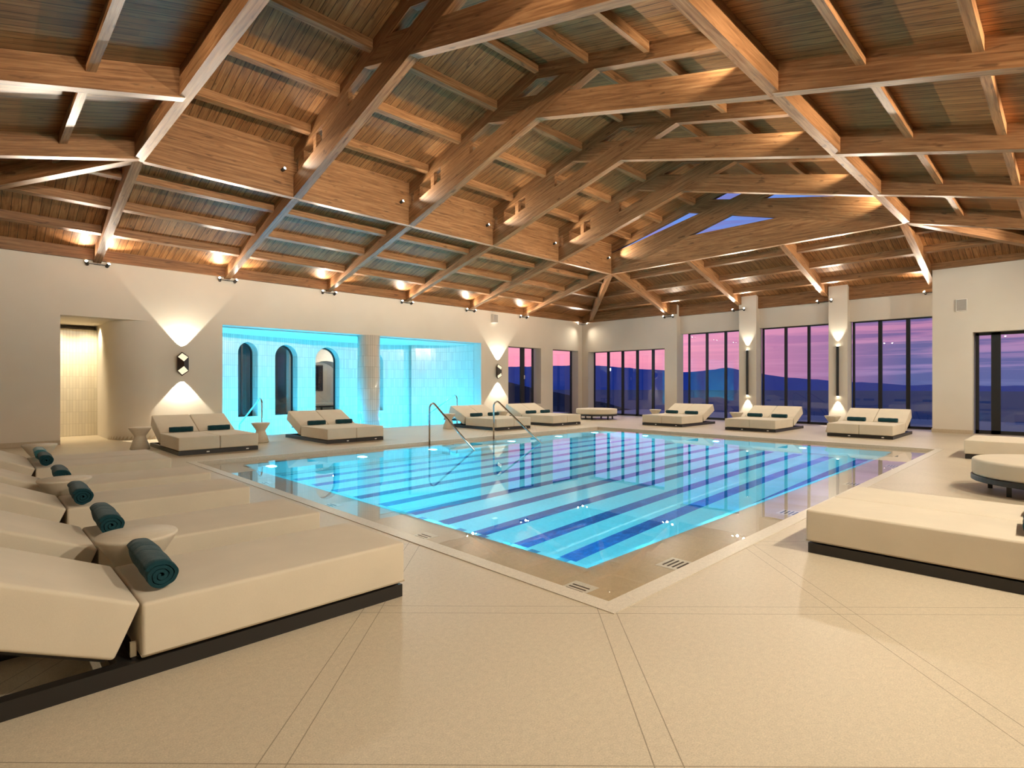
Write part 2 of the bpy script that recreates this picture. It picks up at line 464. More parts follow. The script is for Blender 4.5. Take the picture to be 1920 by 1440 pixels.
# ------------------------------------------------------------------ left wall with niche, alcove and two windows
H = 4.55
ops = [(1.405, 3.17, -1, 2.83), (4.67, 13.58, -1, 2.865), (14.99, 16.88, .53, 2.82), (17.62, 19.33, -1, 2.82)]
A = sorted({XB, 20.1} | {v for o in ops for v in o[:2]}); B = [0, .53, 2.82, 2.83, 2.865, H]
mb = MB().plate(lambda a, b, t: (a, YW + t, b), A, B, 0, .42, lambda a, b: any(o[0] < a < o[1] and o[2] < b < o[3] for o in ops))
struct(mb.build('wall_left', 'plaster', center=False))
mb = MB()
for a, b in ((XB, 1.405), (3.25, 4.67), (13.58, 17.62), (19.33, XW)): mb.box(a, b, YW - .015, YW + .02, 0, .10)
struct(mb.build('baseboard_left', 'skirting_stone', center=False))

# niche: rounded return wall and tiled end wall
mb = MB(); arc = [(3.17 - .81 * math.sin(k * PI / 2 / 14), YW + .83 - .83 * math.cos(k * PI / 2 / 14)) for k in range(15)]
arc = [(3.6, YW + .002)] + arc + [(2.36, 18.2)]
n = len(arc)
vs = [(x, y, 0) for x, y in arc] + [(x, y, 2.83) for x, y in arc]
mb.add(vs, [(i, i + 1, n + i + 1, n + i) for i in range(n - 1)], True)
o = mb.build('wall_niche_return', 'plaster', center=False, recalc=False); struct(o)
mb = MB()
vs = [(x, y, 0) for x, y in [(a, b - .012) for a, b in arc[1:16]]] + [(x, y, .10) for x, y in [(a, b - .012) for a, b in arc[1:16]]]
mb.add(vs, [(i, i + 1, 16 + i - 1, 15 + i) for i in range(14)], True)
struct(mb.build('baseboard_niche', 'skirting_stone', center=False, recalc=False))
mb = MB().box(-.4, 3.0, 17.75, 17.95, 0, 2.72); struct(mb.build('wall_niche_tiled', 'niche_tile', center=False, grain=(0, 0, 1)))
mb = MB().box(-.4, 3.6, YW + .42, 18.3, 2.83, 2.9); struct(mb.build('ceiling_niche', 'room_white', center=False))
mb = MB().box(-.5, -.4, YW + .42, 18.3, 0, 2.9); mb.box(-.5, 3.6, 18.2, 18.3, 0, 2.9); struct(mb.build('wall_niche_back', 'plaster', center=False))

# ------------------------------------------------------------------ alcove
tag_al = []
def arch_panel(p0, p1, z1, arch=None, thick=.38):
    """wall panel from p0 to p1 (plan points) with an optional arched opening (centre s, half width, sill, spring)"""
    p0 = Vector((*p0, 0)); p1 = Vector((*p1, 0)); L = (p1 - p0).length; d = (p1 - p0) / L; nrm = Vector((-d.y, d.x, 0))
    pl = lambda s, z, t: p0 + d * s + nrm * t + Vector((0, 0, z))
    m = MB(); z0 = -.9
    def quad(a, b, c, e, t, flip): m.add([pl(*a, t), pl(*b, t), pl(*c, t), pl(*e, t)], [(0, 1, 2, 3) if not flip else (3, 2, 1, 0)])
    for t, fl in ((0, False), (thick, True)):
        if arch is None: quad((0, z0), (L, z0), (L, z1), (0, z1), t, fl); continue
        c, hw, sill, spr = arch
        quad((0, z0), (c - hw, z0), (c - hw, z1), (0, z1), t, fl); quad((c + hw, z0), (L, z0), (L, z1), (c + hw, z1), t, fl)
        quad((c - hw, z0), (c + hw, z0), (c + hw, sill), (c - hw, sill), t, fl)
        N = 20
        for k in range(N):
            a0 = PI - PI * k / N; a1 = PI - PI * (k + 1) / N
            q0 = (c + hw * math.cos(a0), spr + hw * math.sin(a0)); q1 = (c + hw * math.cos(a1), spr + hw * math.sin(a1))
            quad(q0, q1, (q1[0], z1), (q0[0], z1), t, fl)
    if arch:
        c, hw, sill, spr = arch
        pts = [(c - hw, sill), (c - hw, spr)] + [(c + hw * math.cos(PI - PI * k / 20), spr + hw * math.sin(PI - PI * k / 20)) for k in range(1, 20)] + [(c + hw, spr), (c + hw, sill)]
        for a, b in zip(pts, pts[1:] + pts[:1]):
            m.add([pl(*a, 0), pl(*a, thick), pl(*b, thick), pl(*b, 0)], [(0, 1, 2, 3)])
    return m, pl, pts if arch else None
plan = [(4.55, 17.35), (6.75, 18.0), (8.2, 18.3), (9.85, 18.5), (11.5, 18.5), (12.0, 18.2)]
def pxs(x):  # plan direction seen at a picture column, for placing the arches where they stand
    u = (x - 960) / 1034.; return (.7011 + .713 * u, .713 - .7011 * u)
def hit(x, p0, p1):
    dx, dy = pxs(x); ex, ey = p1[0] - p0[0], p1[1] - p0[1]
    det = dx * (-ey) + ex * dy
    return (dx * p0[1] - dy * p0[0]) / det * 0 + ((dy * p0[0] - dx * p0[1]) / (dx * ey - dy * ex)) * math.hypot(ex, ey)
arches = []
groups = [(0, (446.5, 483.5)), (1, (516, 558)), (2, (591.5, 636.5)), (3, (673.5, 719))]
allm = MB()
for i in range(len(plan) - 1):
    p0, p1 = plan[i], plan[i + 1]; ar = None
    for gi, (xa, xb) in groups:
        if gi == i:
            sa, sb = hit(xa, p0, p1), hit(xb, p0, p1)
            hw = (sb - sa) / 2; ar = ((sa + sb) / 2, hw, .33, 2.62 - hw)
    m, pl, pts = arch_panel(p0, p1, 2.84, ar)
    allm.add(m.v, m.f)
    if ar: arches.append((pl, ar, pts))
# right part: projecting pier and the curved end
m, pl, _ = arch_panel((12.0, 18.2), (12.25, 17.85), 2.84); allm.add(m.v, m.f)
cv = [(12.05, 17.75)] + [(12.05 + 1.53 * math.sin(a), 16.2 + 1.55 * math.cos(a)) for a in [k * PI / 2 / 12 for k in range(1, 13)]] + [(13.58, 15.86)]
for a, b in zip(cv, cv[1:]):
    m, pl, _ = arch_panel(a, b, 2.84, None, .2); allm.add(m.v, m.f)
m, pl, _ = arch_panel((4.67, 15.86), (4.55, 17.35), 2.84, None, .2); allm.add(m.v, m.f)
struct(allm.build('wall_alcove', 'wall_tile', center=False, grain=(0, 0, 1), recalc=False))
mb = MB().box(4.3, 13.95, YW + .42, 19.2, 2.84, 2.92); struct(mb.build('ceiling_alcove', 'room_white', center=False))
# glazing in the arches
for k, (pl, ar, pts) in enumerate(arches):
    w = empty('window_%d' % (k + 7), pl(ar[0], ar[2], .3), None, None); struct(w)
    c, hw, sill, spr = ar
    def ring(h): return [(c - h, sill + (hw - h)), (c - h, spr)] + [(c + h * math.cos(PI - PI * q / 20), spr + h * math.sin(PI - PI * q / 20)) for q in range(1, 20)] + [(c + h, spr), (c + h, sill + (hw - h))]
    o_, i_ = ring(hw), ring(hw - .045); fm = MB(); N = len(o_)
    for t0, t1 in ((.26, .31),):
        for q in range(N):
            r = (q + 1) % N
            fm.add([pl(*o_[q], t0), pl(*o_[r], t0), pl(*i_[r], t0), pl(*i_[q], t0)], [(0, 1, 2, 3)])
            fm.add([pl(*i_[q], t0), pl(*i_[r], t0), pl(*i_[r], t1), pl(*i_[q], t1)], [(0, 1, 2, 3)])
    if k == 0:
        fm.bar(pl(c - .02, sill, .285), pl(c - .02, spr + hw - .03, .285), .04, .05)
    fm.build('frame', 'window_frame', w)
    gm = MB(); gm.add([pl(*p, .285) for p in i_], [tuple(range(N))]); gm.build('pane', 'glass', w)
# alcove pool
apool = empty('plunge_pool', (9, 16.6, -.85), 'small glowing cyan plunge pool in the tiled alcove', 'pool')
mb = MB(); AYb = 19.1
mb.add([(AX0, AY0, -.85), (AX1 + .5, AY0, -.85), (AX1 + .5, AYb, -.85), (AX0, AYb, -.85)], [(0, 1, 2, 3)])
for a, b in (((AX0, AY0), (AX1, AY0)), ((AX1, AY0), (AX1, AYb)), ((AX0, AYb), (AX0, AY0))):
    mb.add([(*a, -.85), (*b, -.85), (*b, 0), (*a, 0)], [(3, 2, 1, 0)])
for k in range(3):
    mb.box(AX0, 6.9, AY0 + .02, AY0 + .38 * (3 - k), -.85, -.85 + .24 * (k + 1)); mb.box(10.9, AX1, AY0 + .02, AY0 + .38 * (3 - k), -.85, -.85 + .24 * (k + 1))
mb.build('basin', 'alcove_pool_tile', apool, recalc=False)
mb = MB(); mb.add([(AX0, AY0, -.03), (AX1, AY0, -.03), (AX1, AYb, -.03), (AX0, AYb, -.03)], [(0, 1, 2, 3)]); mb.build('water', 'water', apool)
for x, y in ((5.6, 17.45), (7.4, 17.95), (9.2, 18.3), (10.9, 18.4)):
    m = MB(); m.cyl((x, y - .02, -.45), (x, y + .03, -.45), .08); m.build('underwater_light', 'pool_lens', apool)
# column
mb = MB().cyl((9.03, 15.66, -.85), (9.03, 15.66, 2.864), .345, n=48)
m = mb; ob = m.build('round_column', 'wall_tile', grain=(0, 0, 1))
uvl = ob.data.uv_layers[0]
for p in ob.data.polygons:
    for li in p.loop_indices:
        v = ob.data.vertices[ob.data.loops[li].vertex_index].co
        ang = math.atan2(v.y, v.x)
        if p.center.x < 0 and abs(p.center.y) < .06 and ang < 0: ang += 2 * PI
        uvl.data[li].uv = (v.z, ang * .345)
tag(ob, 'round column clad in pale vertical tiles in front of the plunge pool', 'column')
# relaxation room behind the third arch
mb = MB().box(8.0, 15.5, 22.6, 22.75, -.2, 3.2); mb.box(8.0, 15.5, 19.3, 22.6, -.25, -.2); mb.box(8.0, 15.5, 19.3, 22.75, 3.2, 3.3); mb.box(15.4, 15.5, 19.3, 22.6, -.2, 3.2); mb.box(7.9, 8.0, 19.3, 22.6, -.2, 3.2)
struct(mb.build('wall_relaxation_room', 'room_white', center=False))
mb = MB().box(3.0, 7.9, 20.6, 20.75, -.2, 3.2); mb.box(3.0, 7.9, 19.2, 20.6, -.25, -.2); mb.box(3.0, 7.9, 19.0, 20.75, 3.2, 3.3); mb.box(2.9, 3.0, 18.4, 20.75, -.2, 3.3)  # box added so the first two arches look dark
struct(mb.build('wall_arch_backing', 'arch_reflection_navy', center=False))
mb = MB()
N = 16; c0, r0 = 10.55, 1.15
for k in range(N):
    a0 = PI - PI * k / N; a1 = PI - PI * (k + 1) / N
    for t in (21.7,):
        q0 = (c0 + r0 * math.cos(a0), 1.15 + r0 * math.sin(a0)); q1 = (c0 + r0 * math.cos(a1), 1.15 + r0 * math.sin(a1))
        mb.add([(q0[0], t, q0[1]), (q1[0], t, q1[1]), (q1[0], t, 3.2), (q0[0], t, 3.2)], [(0, 1, 2, 3)])
        mb.add([(q0[0], t, q0[1]), (q1[0], t, q1[1]), (q1[0], 22.6, q1[1]), (q0[0], 22.6, q0[1])], [(0, 1, 2, 3)])
mb.box(8.0, c0 - r0, 21.65, 21.7, -.2, 3.2); mb.box(c0 + r0, 15.4, 21.65, 21.7, -.2, 3.2)
struct(mb.build('wall_relaxation_arch', 'room_white', center=False, recalc=False))
pic = empty('framed_picture', (10.32, 22.58, 1.05), 'dark framed picture seen through the third arch', 'picture')
m = MB().box(9.85, 10.8, 22.54, 22.6, 1.05, 2.15); m.build('frame', 'window_frame', pic)
m = MB().box(9.91, 10.74, 22.53, 22.545, 1.11, 2.09); m.build('canvas', 'picture_dark', pic)
bn = empty('slatted_bench', (10.6, 21.9, -.2), 'dark slatted bench with pale pad seen through the third arch', 'bench')
m = MB()
for k in range(3): m.box(9.4, 11.9, 21.55, 22.35, .02 + .18 * k, .08 + .18 * k)
m.build('slats', 'dark_metal', bn)
for lx in (9.5, 10.3, 11.1, 11.8): m = MB().box(lx - .03, lx + .03, 21.6, 21.66, -.2, .44); m.build('leg', 'dark_metal', bn)
m = MB().rbox(10.65, 21.95, .50, 1.22, .4, .06, .03, .01); m.build('pad', 'cushion', bn)

# ------------------------------------------------------------------ far wall
mb = MB()
w3 = (11.32, 15.10, -1, 2.76)
mb.plate(lambda a, b, t: (XW + t, a, b), [10.79, 11.32, 15.10, YW + .42], [0, 2.76, H], 0, .5, lambda a, b: w3[0] < a < w3[1] and b < w3[3])
for a, b in ((7.756, 8.363), (4.947, 5.482)): mb.box(XW, 20.1, a, b, 0, H)
for a, b in ((8.363, 10.79), (5.482, 7.756), (2.795, 4.947)): mb.box(19.85, 20.1, a, b, 3.30, H)
XD = 18.95
dY0, dY1 = -.75, 1.86
mb.plate(lambda a, b, t: (XD + t, a, b), [YB, dY0, dY1, 2.72], [0, 2.70, H], 0, 1.15, lambda a, b: dY0 < a < dY1 and b < 2.70)
struct(mb.build('wall_far', 'plaster', center=False))
mb = MB()
for a, b in ((10.79, 11.32), (7.756, 8.363), (4.947, 5.482)): mb.box(XW - .015, XW + .02, a, b, 0, .1)
mb.box(XD - .018, XD + .02, dY1, 2.735, 0, .10); mb.box(XD, XD + .5, 2.72, 2.738, 0, .10)
struct(mb.build('baseboard_far', 'skirting_stone', center=False))

def window(idx, plane, axis, a0, a1, z0, z1, bars, fw=.055, kind='window', panes=None, dep=.08):
    """axis 'x': wall plane X=plane, a runs along Y; axis 'y': plane Y=plane, a runs along X"""
    P = (lambda a, z, t: (plane + t, a, z)) if axis == 'x' else (lambda a, z, t: (a, plane + t, z))
    w = empty('%s_%d' % (kind, idx), P((a0 + a1) / 2, z0, 0), None, None); struct(w)
    m = MB()
    def bx(u0, u1, v0, v1):
        q0 = P(u0, v0, -dep / 2); q1 = P(u1, v1, dep / 2)
        m.box(min(q0[0], q1[0]), max(q0[0], q1[0]), min(q0[1], q1[1]), max(q0[1], q1[1]), v0, v1)
    bx(a0, a0 + fw, z0, z1); bx(a1 - fw, a1, z0, z1); bx(a0, a1, z1 - fw, z1); bx(a0, a1, z0, z0 + fw * 1.3)
    edges = [a0 + fw]
    for b, bw in bars: bx(b - bw / 2, b + bw / 2, z0, z1)
    m.build('frame', 'window_frame', w)
    es = sorted([a0 + fw / 2] + [b for b, _ in bars] + [a1 - fw / 2])
    for e0, e1 in zip(es, es[1:]):
        g = MB(); g.add([P(e0, z0 + .02, 0), P(e1, z0 + .02, 0), P(e1, z1 - .02, 0), P(e0, z1 - .02, 0)], [(0, 1, 2, 3)]); g.build('pane', 'glass', w)
    return w
w1 = window(1, 15.78, 'y', 14.97, 16.74, .50, 2.86, [(16.10, .20)])
m = MB(); m.box(16.155, 16.185, 15.70, 15.735, 1.55, 1.70); m.build('handle', 'white_plate', w1)
window(2, 15.78, 'y', 17.60, 19.25, 0, 2.86, [])
window(3, XG, 'x', 11.25, 15.12, 0, 2.80, [(14.33, .10), (13.58, .10), (12.85, .10), (12.10, .10)])
window(4, XG, 'x', 8.30, 10.53, 0, 3.32, [(9.775, .08), (9.045, .08)])
window(5, XG, 'x', 5.42, 7.71, 0, 3.32, [(6.925, .08), (6.195, .08)])
window(6, XG, 'x', 2.60, 4.905, 0, 3.32, [(4.165, .10), (3.455, .10)])
XDG = 19.30
dr = window(1, XDG, 'x', dY0 - .03, 1.835, 0, 2.70, [(1.42, .19), (.35, .12)], .075, 'door')
m = MB()
# near and right walls close the hall behind the camera
mb = MB().box(XB - .2, 20.1, YB - .2, YB, 0, H); struct(mb.build('wall_right', 'plaster', center=False))
mb = MB().box(XB - .2, XB, YB, YW + .42, 0, H); struct(mb.build('wall_near', 'plaster', center=False))

# ------------------------------------------------------------------ roof decks
def slab(name, pts, grain, t=.06):
    m = MB(); n = len(pts)
    m.add(pts + [(x, y, z + t) for x, y, z in pts], [tuple(range(n))[::-1], tuple(range(n, 2 * n))] + [(i, (i + 1) % n, n + (i + 1) % n, n + i) for i in range(n)])
    return struct(m.build(name, 'deck_wood', center=False, grain=grain))
X0, X1 = XF[0] - .1, XF[5] + .22
s2 = .268; zr = 7.25; te = HALF + .2
slab('ceiling_upper_left', [(X0, YR, zr), (X1, YR, zr), (X1, YR + te, zr - s2 * te), (X0, YR + te, zr - s2 * te)], (0, 1, -s2))
slab('ceiling_upper_right', [(X0, YR - te, zr - s2 * te), (X1, YR - te, zr - s2 * te), (X1, YR, zr), (X0, YR, zr)], (0, 1, s2))
ro = .14
RX0, RX1, RY0, RY1 = XF[0] - .08, XF[5] + .08, YRr - ro, YL + ro
D = 4.42
zd = deckz(D)
slab('ceiling_lower_left', [(RX0, RY1, 5.49), (RX1, RY1, 5.49), (RX1 + D, RY1 + D, zd), (RX0 - D, RY1 + D, zd)], (0, 1, -.28))
slab('ceiling_lower_far', [(RX1, RY1, 5.49), (RX1, RY0, 5.49), (RX1 + D, RY0 - D, zd), (RX1 + D, RY1 + D, zd)], (1, 0, -.28))
slab('ceiling_lower_right', [(RX1, RY0, 5.49), (RX0, RY0, 5.49), (RX0 - D, RY0 - D, zd), (RX1 + D, RY0 - D, zd)], (0, 1, .28))
slab('ceiling_lower_near', [(RX0, RY0, 5.49), (RX0, RY1, 5.49), (RX0 - D, RY1 + D, zd), (RX0 - D, RY0 - D, zd)], (1, 0, .28))

# ------------------------------------------------------------------ trusses
cs = .272
def zc(t): return 6.25 - cs * abs(t)
def truss(i):
    x = XF[i]; end = i in (0, 5)
    nm = ordn[i]
    lab = ('%s roof truss from the far end, open timber scissor frame' % ordn[5 - i]) if not end else \
          ('far end roof truss with solid tie and triangular window opening' if i == 5 else 'near end roof truss at upper left, its tie beam seen from below')
    r = empty('roof_truss', (x, YR, 5.12), lab, 'roof truss', 'timber roof trusses')
    yz = lambda p, q, t: (t, YR + p, q)
    a, b = x - BW / 2, x + BW / 2
    for sg in (1, -1):
        up = [(sg * HALF, 6.974 - s2 * HALF), (0, 6.974), (0, zr), (sg * HALF, zr - s2 * HALF)]
        m = MB().prism(up, a + .01, b - .01, yz); m.build('upper_rafter', 'beam_wood', r, grain=(0, 1, -sg * s2))
        if not end:
            lo = [(sg * HALF, 5.12), (0, 6.25), (-sg * 1.341, 6.615), (-sg * .563, 6.823), (0, 6.67), (sg * HALF, 5.54)]
            e = 0 if sg > 0 else .003
            m = MB().prism(lo, a + e, b - e, yz); m.build('lower_chord', 'beam_wood', r, grain=(0, 1, -sg * cs))
            for t0, t1 in ((1.95, 2.95), (3.2, 3.32), (3.75, 4.0)) if sg > 0 else ():
                m = MB()
                q = [(sg * t0, 6.67 - cs * t0 - .01), (sg * t1, 6.67 - cs * t1 - .01), (sg * t1, 6.974 - s2 * t1 + .01), (sg * t0, 6.974 - s2 * t0 + .01)]
                m.prism(q, x - .045, x + .045, yz); m.build('infill_block', 'beam_wood', r, grain=(0, 1, -sg * cs))
        else:
            lo = [(sg * HALF, 5.12), (sg * HALF, 5.815), (0, 6.69), (0, 6.24), (sg * 1.32, 5.875), (sg * HALF, 5.12)]
            lo = [(sg * 2.6, 5.875 - .36), (sg * 1.32, 5.875), (0, 6.24), (-sg * 1.341, 6.615), (-sg * .563, 6.823), (0, 6.69), (sg * HALF, 5.815), (sg * HALF, 5.30)]
            m = MB().prism(lo, a + (0 if sg > 0 else .003), b - (0 if sg > 0 else .003), yz); m.build('lower_chord', 'beam_wood', r, grain=(0, 1, -sg * cs))
    if end:
        m = MB().prism([(HALF, 5.12), (-HALF, 5.12), (-HALF, 5.40), (-1.40, 5.875), (1.40, 5.875), (HALF, 5.40)], a + .005, b - .005, yz); m.build('tie_beam', 'beam_wood', r, grain=(0, 1, 0))
    return r
for i in range(6): truss(i)
# gable glass at both ends of the raised roof
for k, gx in enumerate((XF[5] + .12, XF[0] - .085)):
    w = empty('window_%d' % (11 + k), (gx, YR, 5.2), None, None); struct(w)
    m = MB(); m.add([(gx, YL + .05, 5.5), (gx, YRr - .05, 5.5), (gx, YRr - .05, zr - s2 * HALF), (gx, YR, zr), (gx, YL + .05, zr - s2 * HALF)], [(0, 1, 2, 3, 4)]); m.build('pane', 'glass', w)
    m = MB(); sx = 1 if k == 0 else -1
    for sg in (1, -1): m.bar((gx, YR, zr - .05), (gx, YR + sg * HALF, zr - .05 - s2 * HALF), .05, .06)
    m.build('frame', 'window_frame', w)

# ring beams: one deep fascia panel in every bay
bays = list(zip(XF, XF[1:]))
for bi, (xa, xb) in enumerate(bays):
    for side, y0, y1 in (('left', YL, YL + ro), ('right', YRr - ro, YRr)):
        m = MB().box(xa - (.08 if bi == 0 else -.003), xb + (.08 if bi == 4 else -.003), y0, y1, 5.12, 6.14)
        o = m.build('fascia_beam', 'beam_wood', grain=(1, 0, 0))
        tag(o, 'deep timber fascia beam on the %s side of the raised roof, %s bay from the near end' % (side, ordn[bi]), 'beam', 'fascia beams of the raised roof')
# purlins of the raised roof
UP = [(0, 'ridge')] + [(t, 'left') for t in (1.12, 2.25, 3.42)] + [(-t, 'right') for t in (1.15, 2.33, 3.45)]
hl = {0: '', 1.12: 'highest', 2.25: 'middle', 3.42: 'lowest', 1.15: 'highest', 2.33: 'middle', 3.45: 'lowest'}
for bi, (xa, xb) in enumerate(bays):
    for t, side in UP:
        zt = zr - s2 * abs(t)
        dz = s2 * .05 * (1 if t >= 0 else -1)
        yz = lambda p, q, tt: (tt, YR + p, q)
        q = [(t - .05, zt + (dz if t else 0) - .16), (t + .05, zt - (dz if t else 0) - .16), (t + .05, zt - dz if t else zt), (t - .05, zt + dz if t else zt)]
        m = MB().prism(q, xa + .07, xb - .07, yz); o = m.build('purlin' if t else 'ridge_beam', 'beam_wood', grain=(1, 0, 0))
        if t: tag(o, '%s purlin on the %s slope of the raised roof, %s bay from the near end' % (hl[abs(t)], side, ordn[bi]), 'purlin', 'purlins of the raised roof')
        else: tag(o, 'ridge timber under the roof peak, %s bay from the near end' % ordn[bi], 'beam', 'ridge timbers')

# lower roof: rafters, hips, purlins
def lrafter(x, y, dx, dy, L, zend, label, group, hip=False):
    k = 1 / math.sqrt(2) if hip else 1.0
    d = Vector((dx, dy, 0)).normalized(); sd = Vector((-d.y, d.x, 0)); p0 = Vector((x, y, 0))
    pl = lambda s, z, t: p0 + d * s + sd * t + Vector((0, 0, z))
    slope = .28 * k
    q = [(-.10, 5.125), (L, zend), (L, 5.49 - slope * L), (0, 5.49), (-.10, 5.49)]
    m = MB().prism(q, -BW / 2 + .005, BW / 2 - .005, pl)
    o = m.build('hip_rafter' if hip else 'rafter', 'beam_wood', grain=(d.x, d.y, -slope))
    tag(o, label, 'rafter', group)
for i, x in enumerate(XF):
    lrafter(x, RY1, 0, 1, YW - RY1 + .02, 4.05, 'lower roof rafter resting on the left wall, %s from the near end' % ordn[i], 'rafters along the left wall')
    lrafter(x, RY0, 0, -1, RY0 - YB + .02, 3.96, 'lower roof rafter running down to the right, %s from the near end' % ordn[i], 'rafters along the right wall')
YF = [YL, 8.35, 5.58, YRr]
for i, y in enumerate(YF):
    lrafter(RX1, y, 1, 0, XG - RX1 + .05 if i else XW - RX1 + .02, 4.03, 'lower roof rafter running to the far window wall, %s from the left corner' % ordn[i], 'rafters along the far wall')
    lrafter(RX0, y, -1, 0, RX0 - XB + .02, 4.0, 'lower roof rafter running to the near wall, %s from the left wall' % ordn[i], 'rafters along the near wall')
lrafter(RX1 - .02, RY1 - .02, 1, 1, 5.62, 4.02, 'diagonal hip rafter in the far left corner', 'hip rafters', True)
lrafter(RX1 - .02, RY0 + .02, 1, -1, 5.8, 4.0, 'diagonal hip rafter in the far right corner', 'hip rafters', True)
lrafter(RX0 + .02, RY1 - .02, -1, 1, 5.9, 4.0, 'diagonal hip rafter in the near left corner at the picture edge', 'hip rafters', True)
lrafter(RX0 + .02, RY0 + .02, -1, -1, 5.9, 4.0, 'diagonal hip rafter in the near right corner behind the viewer', 'hip rafters', True)
PD = [.93, 1.99, 3.07]
dn = ['uppermost', 'middle', 'lowest']
def lpurlin(d, a0, a1, side, label, h=.165, w=.10):
    z = deckz(d); e = .28 * w / 2
    q = [(d - w / 2, z + e - h), (d + w / 2, z - e - h), (d + w / 2, z - e), (d - w / 2, z + e)]
    pl = {'left': lambda p, z_, t: (t, RY1 + p, z_), 'right': lambda p, z_, t: (t, RY0 - p, z_),
          'far': lambda p, z_, t: (RX1 + p, t, z_), 'near': lambda p, z_, t: (RX0 - p, t, z_)}[side]
    m = MB().prism(q, a0, a1, pl); o = m.build('purlin', 'beam_wood', grain=(1, 0, 0) if side in ('left', 'right') else (0, 1, 0))
    tag(o, label, 'purlin', 'purlins of the lower roof')
for di, d in enumerate(PD):
    for side in ('left', 'right'):
        segs = [(RX0 - d + .10, XF[0] - .075)] + [(a + .075, b - .075) for a, b in bays] + [(XF[5] + .075, RX1 + d - .10)]
        for k, (a, b) in enumerate(segs):
            where = 'near corner' if k == 0 else ('far corner' if k == 6 else '%s bay from the near end' % ordn[k - 1])
            lpurlin(d, a, b, side, '%s purlin of the lower roof on the %s side, %s' % (dn[di], side, where))
    for side in ('far', 'near'):
        ys = YF[::-1]
        segs = [(RY0 - d + .10, ys[0] - .075)] + [(a + .075, b - .075) for a, b in zip(ys, ys[1:])] + [(ys[3] + .075, RY1 + d - .10)]
        for k, (a, b) in enumerate(segs):
            where = 'right corner' if k == 0 else ('left corner' if k == 4 else '%s bay from the right' % ordn[k - 1])
            lpurlin(d, a, b, side, '%s purlin of the lower roof at the %s end, %s' % (dn[di], side, where))
def eave(name, x0, x1, y0, y1, z0, z1, label):
    m = MB().box(x0, x1, y0, y1, z0, z1); tag(m.build(name, 'beam_wood', grain=(1, 0, 0) if x1 - x0 > y1 - y0 else (0, 1, 0)), label, 'beam')
eave('eave_beam', XB, XW, YW - .10, YW, 4.10, 4.36, 'timber eave beam along the top of the left wall')
eave('eave_beam', XW - .10, XW, 10.79, YW - .1, 4.06, 4.46, 'timber eave beam above the five-pane window in the far wall')
eave('eave_beam', 19.75, 19.85, YB, 10.79, 3.99, 4.40, 'timber eave beam above the tall windows of the far wall')
eave('eave_beam', XB, XD, YB, YB + .1, 4.05, 4.35, 'timber eave beam along the right wall behind the viewer')

# ------------------------------------------------------------------ loungers
HIN = 24
def make_lounger(n, label, group):
    W = .70 * n + .012 * (n - 1)
    r = empty('double_lounger' if n == 2 else 'sun_lounger', (0, 0, 0), label, 'lounger', group)
    m = MB()
    x0, x1 = -.86, 1.385
    for y in (-W / 2 + .03, W / 2 - .03): m.box(x0, x1, y - .03, y + .03, .0, .075)
    for x in (x0 + .03, -.02, x1 - .03): m.box(x - .03, x + .03, -W / 2 + .06, W / 2 - .06, .0, .073)
    if n == 2: m.box(x0, x1, -.03, .03, 0, .07)
    m.box(.0, x1 - .02, -W / 2 + .05, W / 2 - .05, .068, .083)
    m.build('frame', 'dark_metal', r, local=True)
    th = .245; zt = .333; ang = R(HIN)
    for k in range(n):
        yc = (k - (n - 1) / 2) * .712
        m = MB().rbox(.715, yc, .085 + th / 2, .685, .352, th / 2, .017, .004); c = m.build('seat_cushion', 'cushion', r, local=True)
        m = MB(); pts = [(.045, yc - .335), (1.385, yc - .335), (1.385, yc + .335), (.045, yc + .335), (.045, yc - .335)]
        m.tube([(a + (.012 if a > 1 else -.012), b + (-.014 if b < yc else .014), .094) for a, b in pts], .0055, 6); m.build('piping', 'piping', c, local=True)
        T = Matrix.Translation((.028, yc, zt)) @ Matrix.Rotation(ang, 4, 'Y')
        m = MB().rbox(-.405, 0, -th / 2, .405, .352, th / 2, .018, .004, T=T); m.build('backrest', 'cushion', r, local=True)
        m = MB()
        for yy in (-.28, .28):
            a = T @ Vector((-.02, yy, -th - .012)); b = T @ Vector((-.78, yy, -th - .012)); m.bar(a, b, .04, .02)
        a = T @ Vector((-.4, -.3, -th - .012)); b = T @ Vector((-.4, .3, -th - .012)); m.bar(a, b, .35, .02)
        a = T @ Vector((-.55, 0, -th - .02)); m.bar(a, (-.62, yc, .06), .03, .03)
        m.build('backrest_support', 'dark_metal', r, local=True)
        m = MB().box(x1 - .001, x1 + .004, yc + .12, yc + .17, .028, .05) if n == 2 else MB().box(-.005, .02, yc - .30, yc - .285, .085, .15)
        m.build('tag', 'white_plate' if n == 2 else 'piping', r, local=True)
    return r
singles = [(2.90 + .345, 'single sun lounger nearest the viewer at lower left, dark frame rail fully visible'),
           (4.03 + .36, 'single sun lounger second from the viewer in the left row, behind the nearest side table'),
           (5.52 + .35, 'single sun lounger third from the viewer in the left row'),
           (6.73 + .35, 'single sun lounger fourth from the viewer in the left row, behind the second side table')]
S = make_lounger(1, singles[0][1], 'single loungers in the left row'); S.location = (.515, singles[0][0], 0)
for y, lb in singles[1:]: dup(S, (.515, y, 0), 0, lb)
